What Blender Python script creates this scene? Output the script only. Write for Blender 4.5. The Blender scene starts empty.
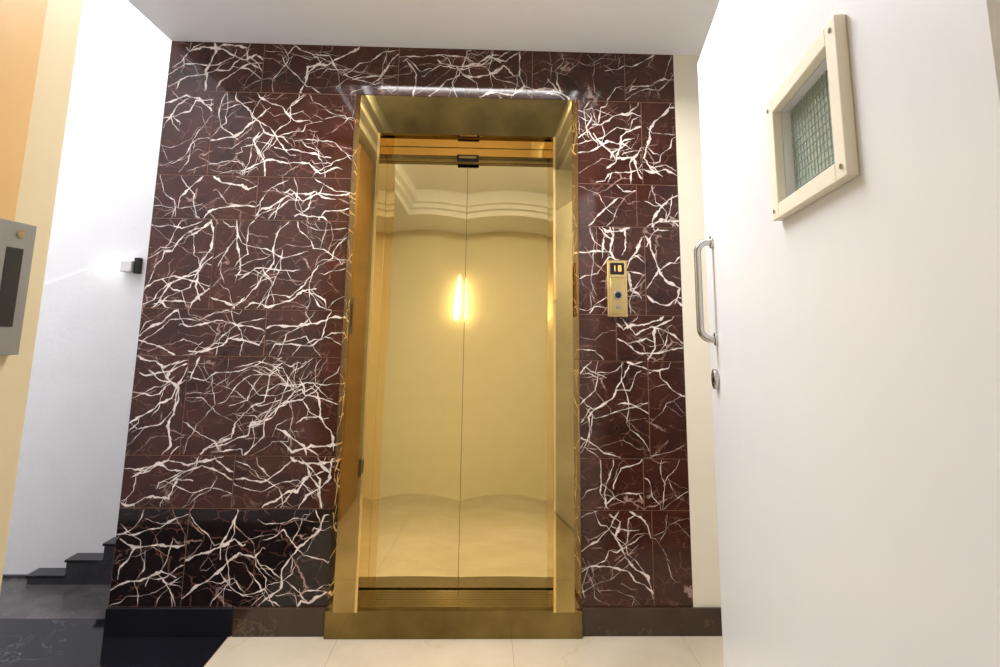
import bpy, bmesh, math, random
from mathutils import Matrix, Vector, Euler
random.seed(23)
scene=bpy.context.scene
try:
    scene.view_settings.view_transform='Standard'
    scene.view_settings.look='None'
except Exception: pass

# ------------------------------------------------------------ materials
def srgb(r,g,b):
    def f(c):
        c/=255.0
        return c/12.92 if c<=0.04045 else ((c+0.055)/1.055)**2.4
    return (f(r),f(g),f(b),1)
def newmat(name):
    m=bpy.data.materials.new(name); m.use_nodes=True
    nt=m.node_tree; b=nt.nodes['Principled BSDF']
    return m,nt,b
def plain(name,col,rough=0.5,metal=0.0,noise=0.06,scale=8.0,bump=0.0,coat=0.0,spec=0.5):
    m,nt,b=newmat(name)
    n=nt.nodes.new('ShaderNodeTexNoise'); n.inputs['Scale'].default_value=scale; n.inputs['Detail'].default_value=5
    tc=nt.nodes.new('ShaderNodeTexCoord'); nt.links.new(tc.outputs['Object'],n.inputs['Vector'])
    r=nt.nodes.new('ShaderNodeValToRGB')
    r.color_ramp.elements[0].position=.3; r.color_ramp.elements[1].position=.7
    r.color_ramp.elements[0].color=tuple(c*(1-noise) for c in col[:3])+(1,)
    r.color_ramp.elements[1].color=tuple(min(1,c*(1+noise)) for c in col[:3])+(1,)
    nt.links.new(n.outputs['Fac'],r.inputs['Fac']); nt.links.new(r.outputs['Color'],b.inputs['Base Color'])
    b.inputs['Roughness'].default_value=rough; b.inputs['Metallic'].default_value=metal
    b.inputs['Coat Weight'].default_value=coat; b.inputs['Specular IOR Level'].default_value=spec
    if bump>0:
        bp=nt.nodes.new('ShaderNodeBump'); bp.inputs['Strength'].default_value=bump; bp.inputs['Distance'].default_value=.01
        n2=nt.nodes.new('ShaderNodeTexNoise'); n2.inputs['Scale'].default_value=scale*6; n2.inputs['Detail'].default_value=6
        nt.links.new(tc.outputs['Object'],n2.inputs['Vector'])
        nt.links.new(n2.outputs['Fac'],bp.inputs['Height']); nt.links.new(bp.outputs['Normal'],b.inputs['Normal'])
    return m
def emis(name,col,s):
    m,nt,b=newmat(name)
    b.inputs['Base Color'].default_value=col
    b.inputs['Emission Color'].default_value=col; b.inputs['Emission Strength'].default_value=s
    return m
def stone(name,c0,c1,vein,rough,scale=3.0,vw=0.02,vs=2.5,warp=.35,crackle=None):
    m,nt,b=newmat(name)
    tc=nt.nodes.new('ShaderNodeTexCoord')
    n=nt.nodes.new('ShaderNodeTexNoise'); n.inputs['Scale'].default_value=scale; n.inputs['Detail'].default_value=8; n.inputs['Roughness'].default_value=.6
    nt.links.new(tc.outputs['Object'],n.inputs['Vector'])
    r=nt.nodes.new('ShaderNodeValToRGB'); r.color_ramp.elements[0].position=.3; r.color_ramp.elements[1].position=.72
    r.color_ramp.elements[0].color=c0; r.color_ramp.elements[1].color=c1
    nt.links.new(n.outputs['Fac'],r.inputs['Fac'])
    mx=nt.nodes.new('ShaderNodeMix'); mx.data_type='VECTOR'; mx.inputs['Factor'].default_value=warp
    nt.links.new(tc.outputs['Object'],mx.inputs[4]); nt.links.new(n.outputs['Color'],mx.inputs[5])
    n3=nt.nodes.new('ShaderNodeTexNoise'); n3.inputs['Scale'].default_value=vs; n3.inputs['Detail'].default_value=3
    nt.links.new(mx.outputs[1],n3.inputs['Vector'])
    s=nt.nodes.new('ShaderNodeMath'); s.operation='SUBTRACT'; s.inputs[1].default_value=.5; nt.links.new(n3.outputs['Fac'],s.inputs[0])
    a=nt.nodes.new('ShaderNodeMath'); a.operation='ABSOLUTE'; nt.links.new(s.outputs[0],a.inputs[0])
    mr=nt.nodes.new('ShaderNodeMapRange'); mr.inputs[1].default_value=0; mr.inputs[2].default_value=vw; mr.inputs[3].default_value=1; mr.inputs[4].default_value=0
    nt.links.new(a.outputs[0],mr.inputs[0])
    mc=nt.nodes.new('ShaderNodeMix'); mc.data_type='RGBA'
    nt.links.new(mr.outputs[0],mc.inputs['Factor']); nt.links.new(r.outputs['Color'],mc.inputs[6]); mc.inputs[7].default_value=vein
    last=mc.outputs[2]
    if crackle:
        for (sc_,wd,col,thr) in crackle:
            mp=nt.nodes.new('ShaderNodeMapping'); mp.inputs['Scale'].default_value=(.8,1,1.25); mp.inputs['Rotation'].default_value=(0,.45,0)
            mx2=nt.nodes.new('ShaderNodeMix'); mx2.data_type='VECTOR'; mx2.inputs['Factor'].default_value=.10
            nt.links.new(tc.outputs['Object'],mx2.inputs[4]); nt.links.new(n.outputs['Color'],mx2.inputs[5]); nt.links.new(mx2.outputs[1],mp.inputs['Vector'])
            v=nt.nodes.new('ShaderNodeTexVoronoi'); v.feature='DISTANCE_TO_EDGE'; v.inputs['Scale'].default_value=sc_
            nt.links.new(mp.outputs[0],v.inputs['Vector'])
            m1=nt.nodes.new('ShaderNodeMapRange'); m1.inputs[1].default_value=wd*.4; m1.inputs[2].default_value=wd; m1.inputs[3].default_value=1; m1.inputs[4].default_value=0
            nt.links.new(v.outputs['Distance'],m1.inputs[0])
            n4=nt.nodes.new('ShaderNodeTexNoise'); n4.inputs['Scale'].default_value=sc_*1.1; n4.inputs['Detail'].default_value=2; nt.links.new(tc.outputs['Object'],n4.inputs['Vector'])
            m2=nt.nodes.new('ShaderNodeMapRange'); m2.inputs[1].default_value=thr; m2.inputs[2].default_value=thr+.08
            nt.links.new(n4.outputs['Fac'],m2.inputs[0])
            mu=nt.nodes.new('ShaderNodeMath'); mu.operation='MULTIPLY'; nt.links.new(m1.outputs[0],mu.inputs[0]); nt.links.new(m2.outputs[0],mu.inputs[1])
            mm=nt.nodes.new('ShaderNodeMix'); mm.data_type='RGBA'; nt.links.new(mu.outputs[0],mm.inputs['Factor']); nt.links.new(last,mm.inputs[6]); mm.inputs[7].default_value=col
            last=mm.outputs[2]
    nt.links.new(last,b.inputs['Base Color']); b.inputs['Roughness'].default_value=rough
    return m
M_wall=plain('white_plaster',srgb(238,238,240),.6,bump=.08,noise=.015)
M_ceil=plain('ceiling_paint',srgb(244,245,248),.7,noise=.01)
M_cream=plain('cream_paint',srgb(232,224,204),.6,noise=.015)
M_warm=plain('warm_wall_paint',srgb(244,234,208),.6,noise=.015)
CR=[(7,.018,srgb(160,132,122),.53),(13,.028,srgb(96,62,52),.46)]
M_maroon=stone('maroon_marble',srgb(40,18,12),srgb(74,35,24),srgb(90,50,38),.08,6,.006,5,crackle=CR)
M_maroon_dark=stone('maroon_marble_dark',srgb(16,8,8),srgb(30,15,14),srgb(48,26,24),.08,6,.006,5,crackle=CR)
M_vein=plain('white_marble_vein',srgb(222,209,202),.12,noise=.25,scale=30)
M_veinf=plain('grey_marble_vein',srgb(176,150,140),.12,noise=.25,scale=30)
M_joint=plain('tile_grout',srgb(138,100,78),.6)
M_brown=stone('brown_stone',srgb(50,36,27),srgb(72,54,41),srgb(94,74,56),.18,5,.01,4)
M_black=stone('black_marble',srgb(10,10,14),srgb(24,24,32),srgb(70,72,85),.07,3,.004,2.5,.5)
M_grey=stone('grey_granite',srgb(66,64,66),srgb(92,88,88),srgb(110,106,104),.25,12,.006,6)
M_step=stone('dark_grey_step_granite',srgb(42,42,46),srgb(62,62,66),srgb(80,80,84),.25,12,.006,6)
M_floor=stone('cream_marble_floor',srgb(184,170,148),srgb(200,188,168),srgb(186,172,148),.12,3,.012,2)
M_fj=plain('floor_grout',srgb(145,130,108),.6)
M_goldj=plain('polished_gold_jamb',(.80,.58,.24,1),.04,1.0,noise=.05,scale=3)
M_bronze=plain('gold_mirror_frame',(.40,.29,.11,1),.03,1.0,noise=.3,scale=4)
M_lint=plain('gold_header_painted_reflection',(.19,.14,.05,1),.025,1.0,noise=.4,scale=5)  # darker copy of the frame gold; the header's dark reflections put into its colour
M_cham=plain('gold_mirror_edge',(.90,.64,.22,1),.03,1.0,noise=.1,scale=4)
M_sill=plain('sill_metal',(.26,.20,.09,1),.25,1.0,noise=.1)
M_dark=plain('dark_recess',srgb(12,10,9),.5)
M_steel=plain('brushed_steel',srgb(185,182,178),.25,1.0)
M_plate=plain('satin_nickel_plate',srgb(132,131,129),.45,.5)
M_doorw=plain('white_laminate_door',srgb(234,237,242),.28,noise=.01)
M_trim=plain('cream_window_trim',srgb(242,236,220),.4,noise=.01)
M_beige=plain('beige_jamb_paint',srgb(190,174,142),.4,noise=.03)
M_orange=plain('tan_jamb_paint',srgb(190,152,100),.4,noise=.04)
M_plast=plain('white_plastic',srgb(225,225,225),.35)
M_wire=plain('glass_wire',srgb(150,172,170),.4,.3)
m,nt,b=newmat('wired_glass'); b.inputs['Base Color'].default_value=srgb(190,198,182); b.inputs['Roughness'].default_value=.12
b.inputs['Transmission Weight'].default_value=.25; M_glass=m
M_flame=emis('sconce_glow',(1,.86,.62,1),7)
M_led=emis('wall_light_led',(1,.97,.92,1),1.3)
M_disp=emis('floor_display_digits',(1,.5,.15,1),1.5)
m,nt,b=newmat('polished_gold_door'); M_gold=m
b.inputs['Base Color'].default_value=(.86,.71,.35,1); b.inputs['Metallic'].default_value=1; b.inputs['Roughness'].default_value=.02
geo=nt.nodes.new('ShaderNodeNewGeometry'); tc=nt.nodes.new('ShaderNodeTexCoord'); sep=nt.nodes.new('ShaderNodeSeparateXYZ')
nt.links.new(tc.outputs['UV'],sep.inputs[0])
sep2=nt.nodes.new('ShaderNodeSeparateXYZ'); nt.links.new(tc.outputs['Object'],sep2.inputs[0])
def mth(op,a_,b_=None,c_=None):
    n=nt.nodes.new('ShaderNodeMath'); n.operation=op
    for i,v in enumerate((a_,b_,c_)):
        if v is None: continue
        if isinstance(v,(int,float)): n.inputs[i].default_value=v
        else: nt.links.new(v,n.inputs[i])
    return n.outputs[0]
u,v=sep.outputs[0],sep.outputs[1]
bow=mth('SINE',mth('MULTIPLY',u,math.pi))
nz=mth('ADD',.044,mth('MULTIPLY',.034,mth('SUBTRACT',1,v)))
nz=mth('SUBTRACT',nz,mth('MULTIPLY',.008,bow))
nx=mth('MULTIPLY',.012,mth('SINE',mth('MULTIPLY',v,6.0)))
nzn=nt.nodes.new('ShaderNodeTexNoise'); nzn.inputs['Scale'].default_value=2.2; nzn.inputs['Detail'].default_value=1; nt.links.new(tc.outputs['Object'],nzn.inputs['Vector'])
nx=mth('ADD',nx,mth('MULTIPLY',mth('SUBTRACT',nzn.outputs['Fac'],.5),.03))
mrx=nt.nodes.new('ShaderNodeMapRange'); mrx.inputs[1].default_value=0.0; mrx.inputs[2].default_value=.30; mrx.inputs[3].default_value=0; mrx.inputs[4].default_value=-.048
nt.links.new(sep2.outputs[0],mrx.inputs[0])
nx=mth('ADD',nx,mrx.outputs[0])
cmb=nt.nodes.new('ShaderNodeCombineXYZ'); nt.links.new(nx,cmb.inputs[0]); nt.links.new(nz,cmb.inputs[2])
va=nt.nodes.new('ShaderNodeVectorMath'); va.operation='ADD'; nt.links.new(geo.outputs['Normal'],va.inputs[0]); nt.links.new(cmb.outputs[0],va.inputs[1])
vn=nt.nodes.new('ShaderNodeVectorMath'); vn.operation='NORMALIZE'; nt.links.new(va.outputs[0],vn.inputs[0]); nt.links.new(vn.outputs[0],b.inputs['Normal'])

# ------------------------------------------------------------ helpers
def obj_from_bm(name,bm,mats,parent=None,smooth=False):
    me=bpy.data.meshes.new(name); bm.to_mesh(me); bm.free()
    for mt in mats: me.materials.append(mt)
    o=bpy.data.objects.new(name,me); scene.collection.objects.link(o)
    if smooth:
        for p in me.polygons: p.use_smooth=True
    if parent: o.parent=parent
    return o
def addbox(bm,x0,x1,y0,y1,z0,z1,mi=0):
    vs=[bm.verts.new(p) for p in [(x0,y0,z0),(x1,y0,z0),(x1,y1,z0),(x0,y1,z0),(x0,y0,z1),(x1,y0,z1),(x1,y1,z1),(x0,y1,z1)]]
    for idx in [(0,3,2,1),(4,5,6,7),(0,1,5,4),(1,2,6,5),(2,3,7,6),(3,0,4,7)]:
        f=bm.faces.new([vs[i] for i in idx]); f.material_index=mi
    return vs
def boxes(name,lst,mats,parent=None,bevel=0.0):
    bm=bmesh.new()
    for l in lst: addbox(bm,*l)
    o=obj_from_bm(name,bm,mats,parent)
    if bevel>0:
        md=o.modifiers.new('bevel','BEVEL'); md.width=bevel; md.segments=3; md.limit_method='ANGLE'
    return o
def empty(name,loc=(0,0,0),rot=0):
    e=bpy.data.objects.new(name,None); scene.collection.objects.link(e); e.location=loc; e.rotation_euler=(0,0,rot); e.empty_display_size=.1
    return e
def cyl(name,loc,r,h,axis,mat,parent=None,seg=32,r2=None,bevel=0):
    bm=bmesh.new()
    bmesh.ops.create_cone(bm,cap_ends=True,segments=seg,radius1=r,radius2=r if r2 is None else r2,depth=h)
    if axis=='X': bmesh.ops.rotate(bm,matrix=Matrix.Rotation(math.pi/2,3,'Y'),verts=bm.verts)
    if axis=='Y': bmesh.ops.rotate(bm,matrix=Matrix.Rotation(math.pi/2,3,'X'),verts=bm.verts)
    bmesh.ops.translate(bm,vec=loc,verts=bm.verts)
    o=obj_from_bm(name,bm,[mat],parent)
    if bevel:
        md=o.modifiers.new('b','BEVEL'); md.width=bevel; md.segments=3; md.limit_method='ANGLE'
    return o
def tube(name,pts,r,mat,parent=None,seg=16):
    cu=bpy.data.curves.new(name,'CURVE'); cu.dimensions='3D'; cu.bevel_depth=r; cu.bevel_resolution=6; cu.use_fill_caps=True
    sp=cu.splines.new('POLY'); sp.points.add(len(pts)-1)
    for i,p in enumerate(pts): sp.points[i].co=(*p,1)
    cu.materials.append(mat)
    o=bpy.data.objects.new(name,cu); scene.collection.objects.link(o)
    bpy.context.view_layer.update()
    me=bpy.data.meshes.new_from_object(o.evaluated_get(bpy.context.evaluated_depsgraph_get()))
    bpy.data.objects.remove(o); o=bpy.data.objects.new(name,me); scene.collection.objects.link(o)
    for p in me.polygons: p.use_smooth=True
    if parent: o.parent=parent
    return o

XL,XR=-1.412,.845          # marble extent
FL,FR=-.582,.402           # lift frame outer
IL,IR=-.468,.298           # lift frame inner
FT,IT=2.186,1.996          # frame outer top, inner top
BZ=.099                    # skirting top
ZT=2.416                   # ceiling height
RX=1.3                     # right wall
YB=-2.9                    # back wall
SY=.50                     # stair wall plane
# ------------------------------------------------------------ marble wall
rows=[BZ,.455,.653,1.042,1.233,1.612,1.802,2.184,ZT]
tiles=[]
for i in range(8):
    z0,z1=rows[i],rows[i+1]
    if i==7:
        cols=[XL,-1.0,-.4,.2,.62,XR]
        for a,c in zip(cols[:-1],cols[1:]): tiles.append((a,c,z0,z1,i))
    else:
        j=[-1.14,-.98,-1.2,-.9][i%4]; k=[.69,.66,.69,.56][i%4]
        for a,c in [(XL,j),(j,FL),(FR,k),(k,XR)]: tiles.append((a,c,z0,z1,i))
bm=bmesh.new()
addbox(bm,XL,FL,.0012,.2,0,ZT,4); addbox(bm,FR,XR,.0012,.2,0,ZT,4); addbox(bm,FL,FR,.0012,.2,FT,ZT,4)
g=.0014
def ribbon(path,w,mi,y):
    n=len(path)
    if n<2: return
    L=[];R=[]
    ph=random.uniform(0,6)
    for i,(x,z) in enumerate(path):
        a=path[max(0,i-1)]; b_=path[min(n-1,i+1)]
        dx,dz=b_[0]-a[0],b_[1]-a[1]; l=math.hypot(dx,dz) or 1
        nx,nz=-dz/l,dx/l
        t=i/(n-1)
        tw=w*(.3+.7*math.sin(math.pi*min(1,t*.92+.06)))*(1+.5*math.sin(ph+i*.7))
        wl,wr=tw*random.uniform(.2,.75),tw*random.uniform(.2,.75)
        L.append(bm.verts.new((x+nx*wl,y,z+nz*wl))); R.append(bm.verts.new((x-nx*wr,y,z-nz*wr)))
    for i in range(n-1):
        f=bm.faces.new([L[i],R[i],R[i+1],L[i+1]]); f.material_index=mi
def vein(x,z,ang,length,w,rect,depth):
    x0,x1,z0,z1=rect
    path=[(x,z)]; d=0; a=ang; base=ang; run=random.uniform(.02,.08)
    while d<length:
        st=random.uniform(.005,.012)
        run-=st
        if run<0:
            a=base+random.choice((-1,1))*random.uniform(.15,.8); run=random.uniform(.02,.09); base+=random.uniform(-.1,.1)
        aa=a+random.uniform(-.25,.25)
        nx,nz=x+math.cos(aa)*st,z+math.sin(aa)*st
        if not(x0<nx<x1 and z0<nz<z1):
            tt=1
            for p,q,lo,hi in ((x,nx,x0,x1),(z,nz,z0,z1)):
                if q<lo: tt=min(tt,(lo-p)/(q-p))
                if q>hi: tt=min(tt,(hi-p)/(q-p))
            path.append((x+(nx-x)*tt,z+(nz-z)*tt)); break
        x,z=nx,nz; path.append((x,z)); d+=st
        if depth<2 and random.random()<.035:
            vein(x,z,a+random.choice((-1,1))*random.uniform(.5,1.3),random.uniform(.05,.2),w*random.uniform(.4,.8),rect,depth+1)
    ribbon(path,w,2 if (w>.0026 or random.random()<.5) else 3,-.0003-random.random()*.0006)
for (a,c,z0,z1,i) in tiles:
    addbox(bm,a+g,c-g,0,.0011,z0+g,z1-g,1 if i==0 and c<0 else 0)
    rect=(a+.0025,c-.0025,z0+.0025,z1-.0025)
    cell=.107
    nxs=max(1,round((c-a)/cell)); nzs=max(1,round((z1-z0)/cell))
    for ix in range(nxs):
        for iz in range(nzs):
            if random.random()<.06: continue
            x=a+(c-a)*(ix+random.uniform(.15,.85))/nxs; z=z0+(z1-z0)*(iz+random.uniform(.15,.85))/nzs
            mean=random.choice((.5,.35,.2,-.6,-.35,1.0,1.7,.6,.8))
            ang=mean+random.uniform(-.3,.3)
            L_=random.uniform(.10,.36)
            w_=random.choice((.002,.0026,.0033,.0042,.005,.006,.0075,.0095))
            vein(x,z,ang,L_,w_,rect,0); vein(x,z,ang+math.pi+random.uniform(-.4,.4),random.uniform(.05,.30),w_,rect,0)
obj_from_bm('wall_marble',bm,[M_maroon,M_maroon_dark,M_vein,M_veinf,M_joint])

# ------------------------------------------------------------ baseboards
boxes('baseboard_left',[(XL,-.935,-.012,.001,0,BZ,0),(-.932,FL-.004,-.012,.001,0,BZ,1)],[M_black,M_brown],bevel=.0015)
boxes('baseboard_right',[(FR+.004,RX-.001,-.012,-.0005,0,BZ,0)],[M_brown],bevel=.0015)

# ------------------------------------------------------------ room shell
boxes('wall_front',[(XR,RX,.0,.2,0,ZT)],[M_cream])
boxes('wall_right',[(RX,RX+.15,YB,.2,0,3.2)],[M_wall])
boxes('wall_back',[(-3.3,RX+.15,YB-.15,YB,0,3.2)],[M_warm])
bm=bmesh.new()
addbox(bm,-3.3,.2,SY,SY+.15,-.1,3.2)
pts=[(-3.29,.0),(-1.25,.0),(-1.25,1.728),(-3.29,.926)]
fr_=[bm.verts.new((x,SY-.007,z)) for x,z in pts]; bk_=[bm.verts.new((x,SY+.001,z)) for x,z in pts]
bm.faces.new(fr_)
for i in range(4): bm.faces.new([fr_[i],bk_[i],bk_[(i+1)%4],fr_[(i+1)%4]])
bmesh.ops.recalc_face_normals(bm,faces=bm.faces)
obj_from_bm('wall_stair',bm,[M_wall])
boxes('wall_left',[(-3.45,-3.3,YB-.15,SY+.15,-.1,3.2)],[M_wall])
tx0,tx1,ty0,ty1=-.80,.60,-2.35,-.42
bm=bmesh.new()
for (i,(ins,zb,zt)) in enumerate([(0,ZT,ZT+.05),(.045,ZT+.05,ZT+.09),(.09,ZT+.09,ZT+.20)]):
    a0,a1,b0,b1=tx0+ins,tx1-ins,ty0+ins,ty1-ins
    X0,X1,Y0,Y1=XL,RX,YB,.2
    addbox(bm,X0,a0,Y0,Y1,zb,zt); addbox(bm,a1,X1,Y0,Y1,zb,zt)
    addbox(bm,a0,a1,Y0,b0,zb,zt); addbox(bm,a0,a1,b1,Y1,zb,zt)
addbox(bm,XL,RX,YB,.2,ZT+.20,ZT+.26)
obj_from_bm('ceiling',bm,[M_ceil])
boxes('ceiling_stairwell',[(-3.3,XL,YB,SY,3.15,3.2),(XL,.2,.2,SY,3.15,3.2)],[M_ceil])
boxes('wall_beam',[(XL,XL+.1,YB,.2,ZT+.26,3.15)],[M_wall])
bm=bmesh.new()
fx=[-.945,-.53,.13,.79,RX]; fy=[YB,-2.15,-1.35,-.55,.2]
addbox(bm,-.945,RX,YB,.2,-.1,-.001,4)
for p in range(4):
    for q in range(4):
        addbox(bm,fx[p]+.001,fx[p+1]-.001,fy[q]+.001,fy[q+1]-.001,-.001,0,0)
addbox(bm,-3.3,-.947,YB,.12,-.1,0,1)
addbox(bm,-3.3,-.947,.122,SY,-.1,0,2)
addbox(bm,-.947,-.945,YB,.12,-.1,-.001,3)
addbox(bm,-.945,.2,.2,SY,-.1,0,2)
obj_from_bm('floor',bm,[M_floor,M_black,M_grey,M_joint,M_fj])
bm=bmesh.new()
SB=SY-.010
xs=[-2.035,-1.87,-1.71,-1.55,-1.39]
zs=[.030,.095,.165,.24,.31]
for k,x in enumerate(xs):
    xe=xs[k+1] if k+1<len(xs) else -1.2
    z=zs[k]
    addbox(bm,x,xe,SB-.075,SB,0,z,0); addbox(bm,x-.006,xe,SB-.081,SB,z,z+.010,1)
addbox(bm,-3.29,-2.035,SB-.012,SB,0,.012,0)
obj_from_bm('staircase',bm,[M_step,M_black])

# ------------------------------------------------------------ elevator
lift=empty('elevator')
def P(name,lst,mats,bev=0): return boxes(name,lst,mats,lift,bev)
PJ=-.042; CW=.032
def ringpts(ins,y,top):
    return [(FL+ins,y,BZ),(FL+ins,y,top),(FR-ins,y,top),(FR-ins,y,BZ)]
bm=bmesh.new()
r0=[bm.verts.new(p) for p in ringpts(0,0.0,FT)]
r1=[bm.verts.new(p) for p in ringpts(.001,-.008,FT-.002)]
rb=[bm.verts.new(p) for p in ringpts(CW,PJ,FT-.020)]
rc=[bm.verts.new(p) for p in [(IL,PJ,BZ),(IL,PJ,IT),(IR,PJ,IT),(IR,PJ,BZ)]]
rd=[bm.verts.new(p) for p in [(IL,.15,BZ),(IL,.15,IT),(IR,.15,IT),(IR,.15,BZ)]]
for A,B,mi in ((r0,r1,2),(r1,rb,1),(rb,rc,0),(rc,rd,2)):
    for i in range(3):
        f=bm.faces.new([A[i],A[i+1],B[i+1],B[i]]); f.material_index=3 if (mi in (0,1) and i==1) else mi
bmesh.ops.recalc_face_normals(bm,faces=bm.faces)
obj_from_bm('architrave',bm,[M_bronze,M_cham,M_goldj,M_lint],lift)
P('jamb_bead',[(IL-.001,IL+.010,PJ-.003,.15,BZ,IT),(IR-.010,IR+.001,PJ-.003,.15,BZ,IT)],[M_goldj],.0015)
P('transom_bar',[(IL+.010,IR-.010,.115,.15,1.930,1.952)],[M_lint],.003)
P('transom_upper',[(IL+.010,IR-.010,.135,.15,1.952,IT-.002)],[M_goldj])
P('floor_indicator',[(-.135,-.035,.108,.116,1.922,1.956,0),(-.125,-.045,.1065,.109,1.938,1.950,1)],[M_dark,M_bronze],.001)
P('threshold_riser',[(FL,FR,-.03,.0,0.0,BZ)],[M_lint],.002)
P('sill',[(FL,FR,0,.20,0,BZ-.003)]+[(IL,IR,.0+.020*k,.018+.020*k,BZ-.003,BZ) for k in range(7)],[M_sill])
def panel(name,x0,x1,flip):
    bm=bmesh.new(); uvl=bm.loops.layers.uv.new('UVMap'); nx_,nz_=20,40; y=.152
    z0,z1=BZ,1.94; grid=[]
    for j in range(nz_+1):
        row=[]
        v=j/nz_
        for i in range(nx_+1):
            u=i/nx_
            d=.0007*math.sin(math.pi*u)*math.sin(math.pi*v)
            row.append(bm.verts.new((x0+(x1-x0)*u,y-d,z0+(z1-z0)*v)))
        grid.append(row)
    for j in range(nz_):
        for i in range(nx_):
            f=bm.faces.new([grid[j][i],grid[j][i+1],grid[j+1][i+1],grid[j+1][i]])
            for l in f.loops:
                uu=(l.vert.co.x-x0)/(x1-x0); vv=(l.vert.co.z-z0)/(z1-z0)
                l[uvl].uv=((1-uu) if flip else uu,vv)
    return obj_from_bm(name,bm,[M_gold],lift,True)
xm=-.085
panel('door_panel_left',IL,xm-.0012,False); panel('door_panel_right',xm+.0012,IR,True)
P('door_backing',[(IL,IR,.156,.172,BZ,1.94)],[M_sill])
P('shaft_back',[(FL,FR,.18,.2,0,FT)],[M_dark])
cop=empty('elevator_call_panel',(.565,0,1.345))
boxes('plate',[(-.043,.043,-.014,0,-.121,.121)],[M_goldj],cop,.004)
boxes('inner_plate',[(-.032,.032,-.018,-.013,-.110,.045)],[M_goldj],cop,.003)
boxes('display',[(-.030,.030,-.0175,-.013,.058,.108)],[M_dark],cop,.002)
boxes('digits',[(-.012,-.009,-.0185,-.017,.072,.096),(.004,.007,-.0185,-.017,.072,.096),(.004,.016,-.0185,-.017,.093,.096),(.004,.016,-.0185,-.017,.083,.086),(.004,.016,-.0185,-.017,.072,.075),(.013,.016,-.0185,-.017,.072,.096)],[M_disp],cop)
cyl('button_ring',(0,-.020,-.03),.020,.008,'Y',M_steel,cop,bevel=.002)
cyl('button',(0,-.023,-.03),.013,.008,'Y',M_dark,cop,bevel=.002)
cyl('key_switch',(0,-.020,-.08),.008,.006,'Y',M_steel,cop,bevel=.001)

# ------------------------------------------------------------ white door (right)
E=Vector((.6355,-.78,0)); H=Vector((.3837,-1.95,0))
dv=(H-E); W=dv.length; ang=math.atan2(dv.y,dv.x)
door=empty('door_1',E,ang)
nrm=Vector((-math.sin(ang),math.cos(ang),0))
s=-1 if nrm.x>0 else 1
DT=1.975; th=.045
def D(name,lst,mats,bev=0):
    out=[]
    for (a,b_,d0,d1,z0,z1,*mi) in lst:
        y0,y1=sorted((s*d0,s*d1)); out.append((a,b_,y0,y1,z0,z1,*mi))
    return boxes(name,out,mats,door,bev)
dz=.018
wx0,wx1,wz0,wz1=.716,.938,1.362+dz,1.515+dz
D('leaf',[(0,wx0,-th,0,.008,DT),(wx1,W,-th,0,.008,DT),(wx0,wx1,-th,0,.008,wz0),(wx0,wx1,-th,0,wz1,DT)],[M_doorw])
ox0,ox1,oz0,oz1=.684,.969,1.338+dz,1.540+dz
D('window_trim',[(ox0,wx0,-.0,.014,oz0,oz1),(wx1,ox1,0,.014,oz0,oz1),(wx0,wx1,0,.014,oz0,wz0),(wx0,wx1,0,.014,wz1,oz1)],[M_trim],.002)
D('window_glass',[(wx0,wx1,-.020,-.014,wz0,wz1)],[M_glass])
wl=[]
k=wx0+.01
while k<wx1: wl.append((k,k+.001,-.0135,-.0127,wz0,wz1)); k+=.0125
k=wz0+.008
while k<wz1: wl.append((wx0,wx1,-.0135,-.0127,k,k+.001)); k+=.0125
D('window_wire',wl,[M_wire])
for q,(a,z) in enumerate([(.696,1.352+dz),(.696,1.525+dz),(.957,1.352+dz),(.957,1.525+dz)]):
    cyl('screw_%d'%(q+1),(a,s*.0145,z),.0035,.002,'Y',M_steel,door)
hp=[];hz0,hz1=1.152,1.410; hx=.105; r=.028; out=.040
hp.append((hx,0,hz0))
for t in range(9):
    th_=math.pi/2*t/8; hp.append((hx,s*(out-r+r*math.sin(th_)),hz0+r-r*math.cos(th_)))
for t in range(9):
    th_=math.pi/2*t/8; hp.append((hx,s*(out-r+r*math.cos(th_)),hz1-r+r*math.sin(th_)))
hp.append((hx,0,hz1))
tube('pull_handle',hp,.0095,M_steel,door)
cyl('handle_rose_top',(hx,s*.003,hz1),.017,.006,'Y',M_steel,door); cyl('handle_rose_low',(hx,s*.003,hz0),.017,.006,'Y',M_steel,door)
cyl('lock_cylinder',(.092,s*.006,1.049),.026,.012,'Y',M_steel,door,bevel=.003)
cyl('lock_core',(.092,s*.0125,1.049),.009,.003,'Y',M_dark,door)
boxes('wall_return',[(.44,RX,-2.12,-1.975,0,ZT)],[M_wall])

# ------------------------------------------------------------ left door frame
fr=empty('door_frame')
xf=-.858; y0=-2.33
boxes('jamb_face',[(xf-.16,xf,y0+.55,y0+1.10,0,2.38)],[M_beige],fr,.003)
boxes('jamb_stop',[(xf-.02,xf+.012,y0+.55,y0+1.0,0,2.38)],[M_orange],fr,.003)
boxes('strike_plate',[(xf+.0122,xf+.0150,y0+.955,y0+1.045,1.115,1.352)],[M_plate],fr,.0008)
boxes('strike_block',[(xf,xf+.0121,y0+1.001,y0+1.043,1.12,1.347)],[M_beige],fr)
boxes('strike_hole',[(xf+.0145,xf+.0156,y0+.986,y0+1.022,1.165,1.305)],[M_dark],fr)
for q,(yy,z) in enumerate(((.990,1.135),(1.01,1.332))): cyl('strike_screw_%d'%(q+1),(xf+.0155,y0+yy,z),.008,.002,'X',M_steel,fr)
boxes('wall_partition',[(-3.3,xf-.16,y0+.58,y0+1.08,0,3.15)],[M_wall])

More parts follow.
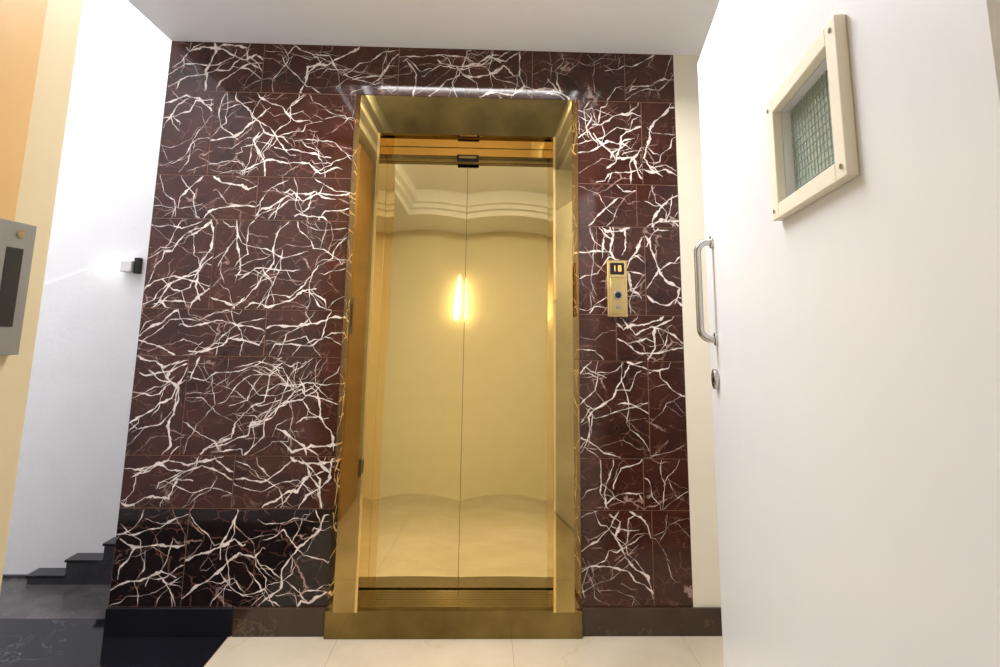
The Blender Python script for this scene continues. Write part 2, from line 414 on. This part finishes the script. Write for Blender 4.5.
# ------------------------------------------------------------ lamps
wlp=empty('wall_light',(-1.780,SY-.008,1.450))
boxes('body',[(-.035,.025,-.045,0,-.028,.028)],[M_plast],wlp,.006)
boxes('diffuser',[(-.042,-.034,-.038,-.008,-.020,.020)],[M_led],wlp)
boxes('bracket',[(.025,.050,-.03,0,-.035,.045)],[M_dark],wlp,.003)
sc=empty('wall_sconce',(-.29,YB,1.78))
boxes('backplate',[(-.02,.02,0,.02,-.1,.1)],[M_goldj],sc,.004)
bm=bmesh.new(); bmesh.ops.create_uvsphere(bm,u_segments=24,v_segments=16,radius=1)
for v_ in bm.verts:
    v_.co.x*=.036*(1-.45*v_.co.z); v_.co.y*=.036*(1-.45*v_.co.z)
    v_.co.z*=.22
bmesh.ops.translate(bm,vec=(0,.08,0),verts=bm.verts)
obj_from_bm('shade',bm,[M_flame],sc,True)
cyl('arm',(0,.035,-.06),.008,.06,'Y',M_goldj,sc)
pl=empty('added_ceiling_panel',(-.1,-.70,ZT+.2))  # added panel, no known fixture; houses the lobby fill
boxes('frame',[(-.57,.57,-.17,.17,-.012,0)],[M_plast],pl,.003)

def area(name,loc,sx,sy,power,col,rot=(0,0,0)):
    l=bpy.data.lights.new(name,'AREA'); l.shape='RECTANGLE'; l.size=sx; l.size_y=sy; l.energy=power; l.color=col
    o=bpy.data.objects.new(name,l); o.location=loc; o.rotation_euler=rot; scene.collection.objects.link(o); return o
def point(name,loc,rad,power,col):
    l=bpy.data.lights.new(name,'POINT'); l.energy=power; l.color=col; l.shadow_soft_size=rad
    o=bpy.data.objects.new(name,l); o.location=loc; scene.collection.objects.link(o); return o
area('added_panel_fill',(-.1,-.70,ZT+.185),1.1,.30,53,(1,.98,.96))  # added fill for the lobby, kept clear of the gold reflections
area('added_stair_fill',(-2.3,-.3,3.1),1.2,1.1,32,(.98,.98,1))  # unseen fill added to brighten the stair wall and the white door
point('wall_light_glow',(-1.90,SY-.08,1.45),.03,.12,(1,.95,.88))
w=bpy.data.worlds.new('world'); scene.world=w; w.use_nodes=True
w.node_tree.nodes['Background'].inputs[0].default_value=(.9,.93,1,1); w.node_tree.nodes['Background'].inputs[1].default_value=.3

# ------------------------------------------------------------ camera
cd=bpy.data.cameras.new('cam'); co=bpy.data.objects.new('camera',cd); scene.collection.objects.link(co)
cd.sensor_fit='HORIZONTAL'; cd.sensor_width=36; cd.lens=36*.55; cd.shift_y=-.0915; cd.clip_start=.02
R=Matrix.Rotation(-math.radians(1.6),3,'Z')@Matrix.Rotation(math.pi/2+math.atan(.154),3,'X')@Matrix.Rotation(.0139,3,'Z')
co.matrix_world=Matrix.Translation((0,-2.33,1.177))@R.to_4x4()
scene.camera=co
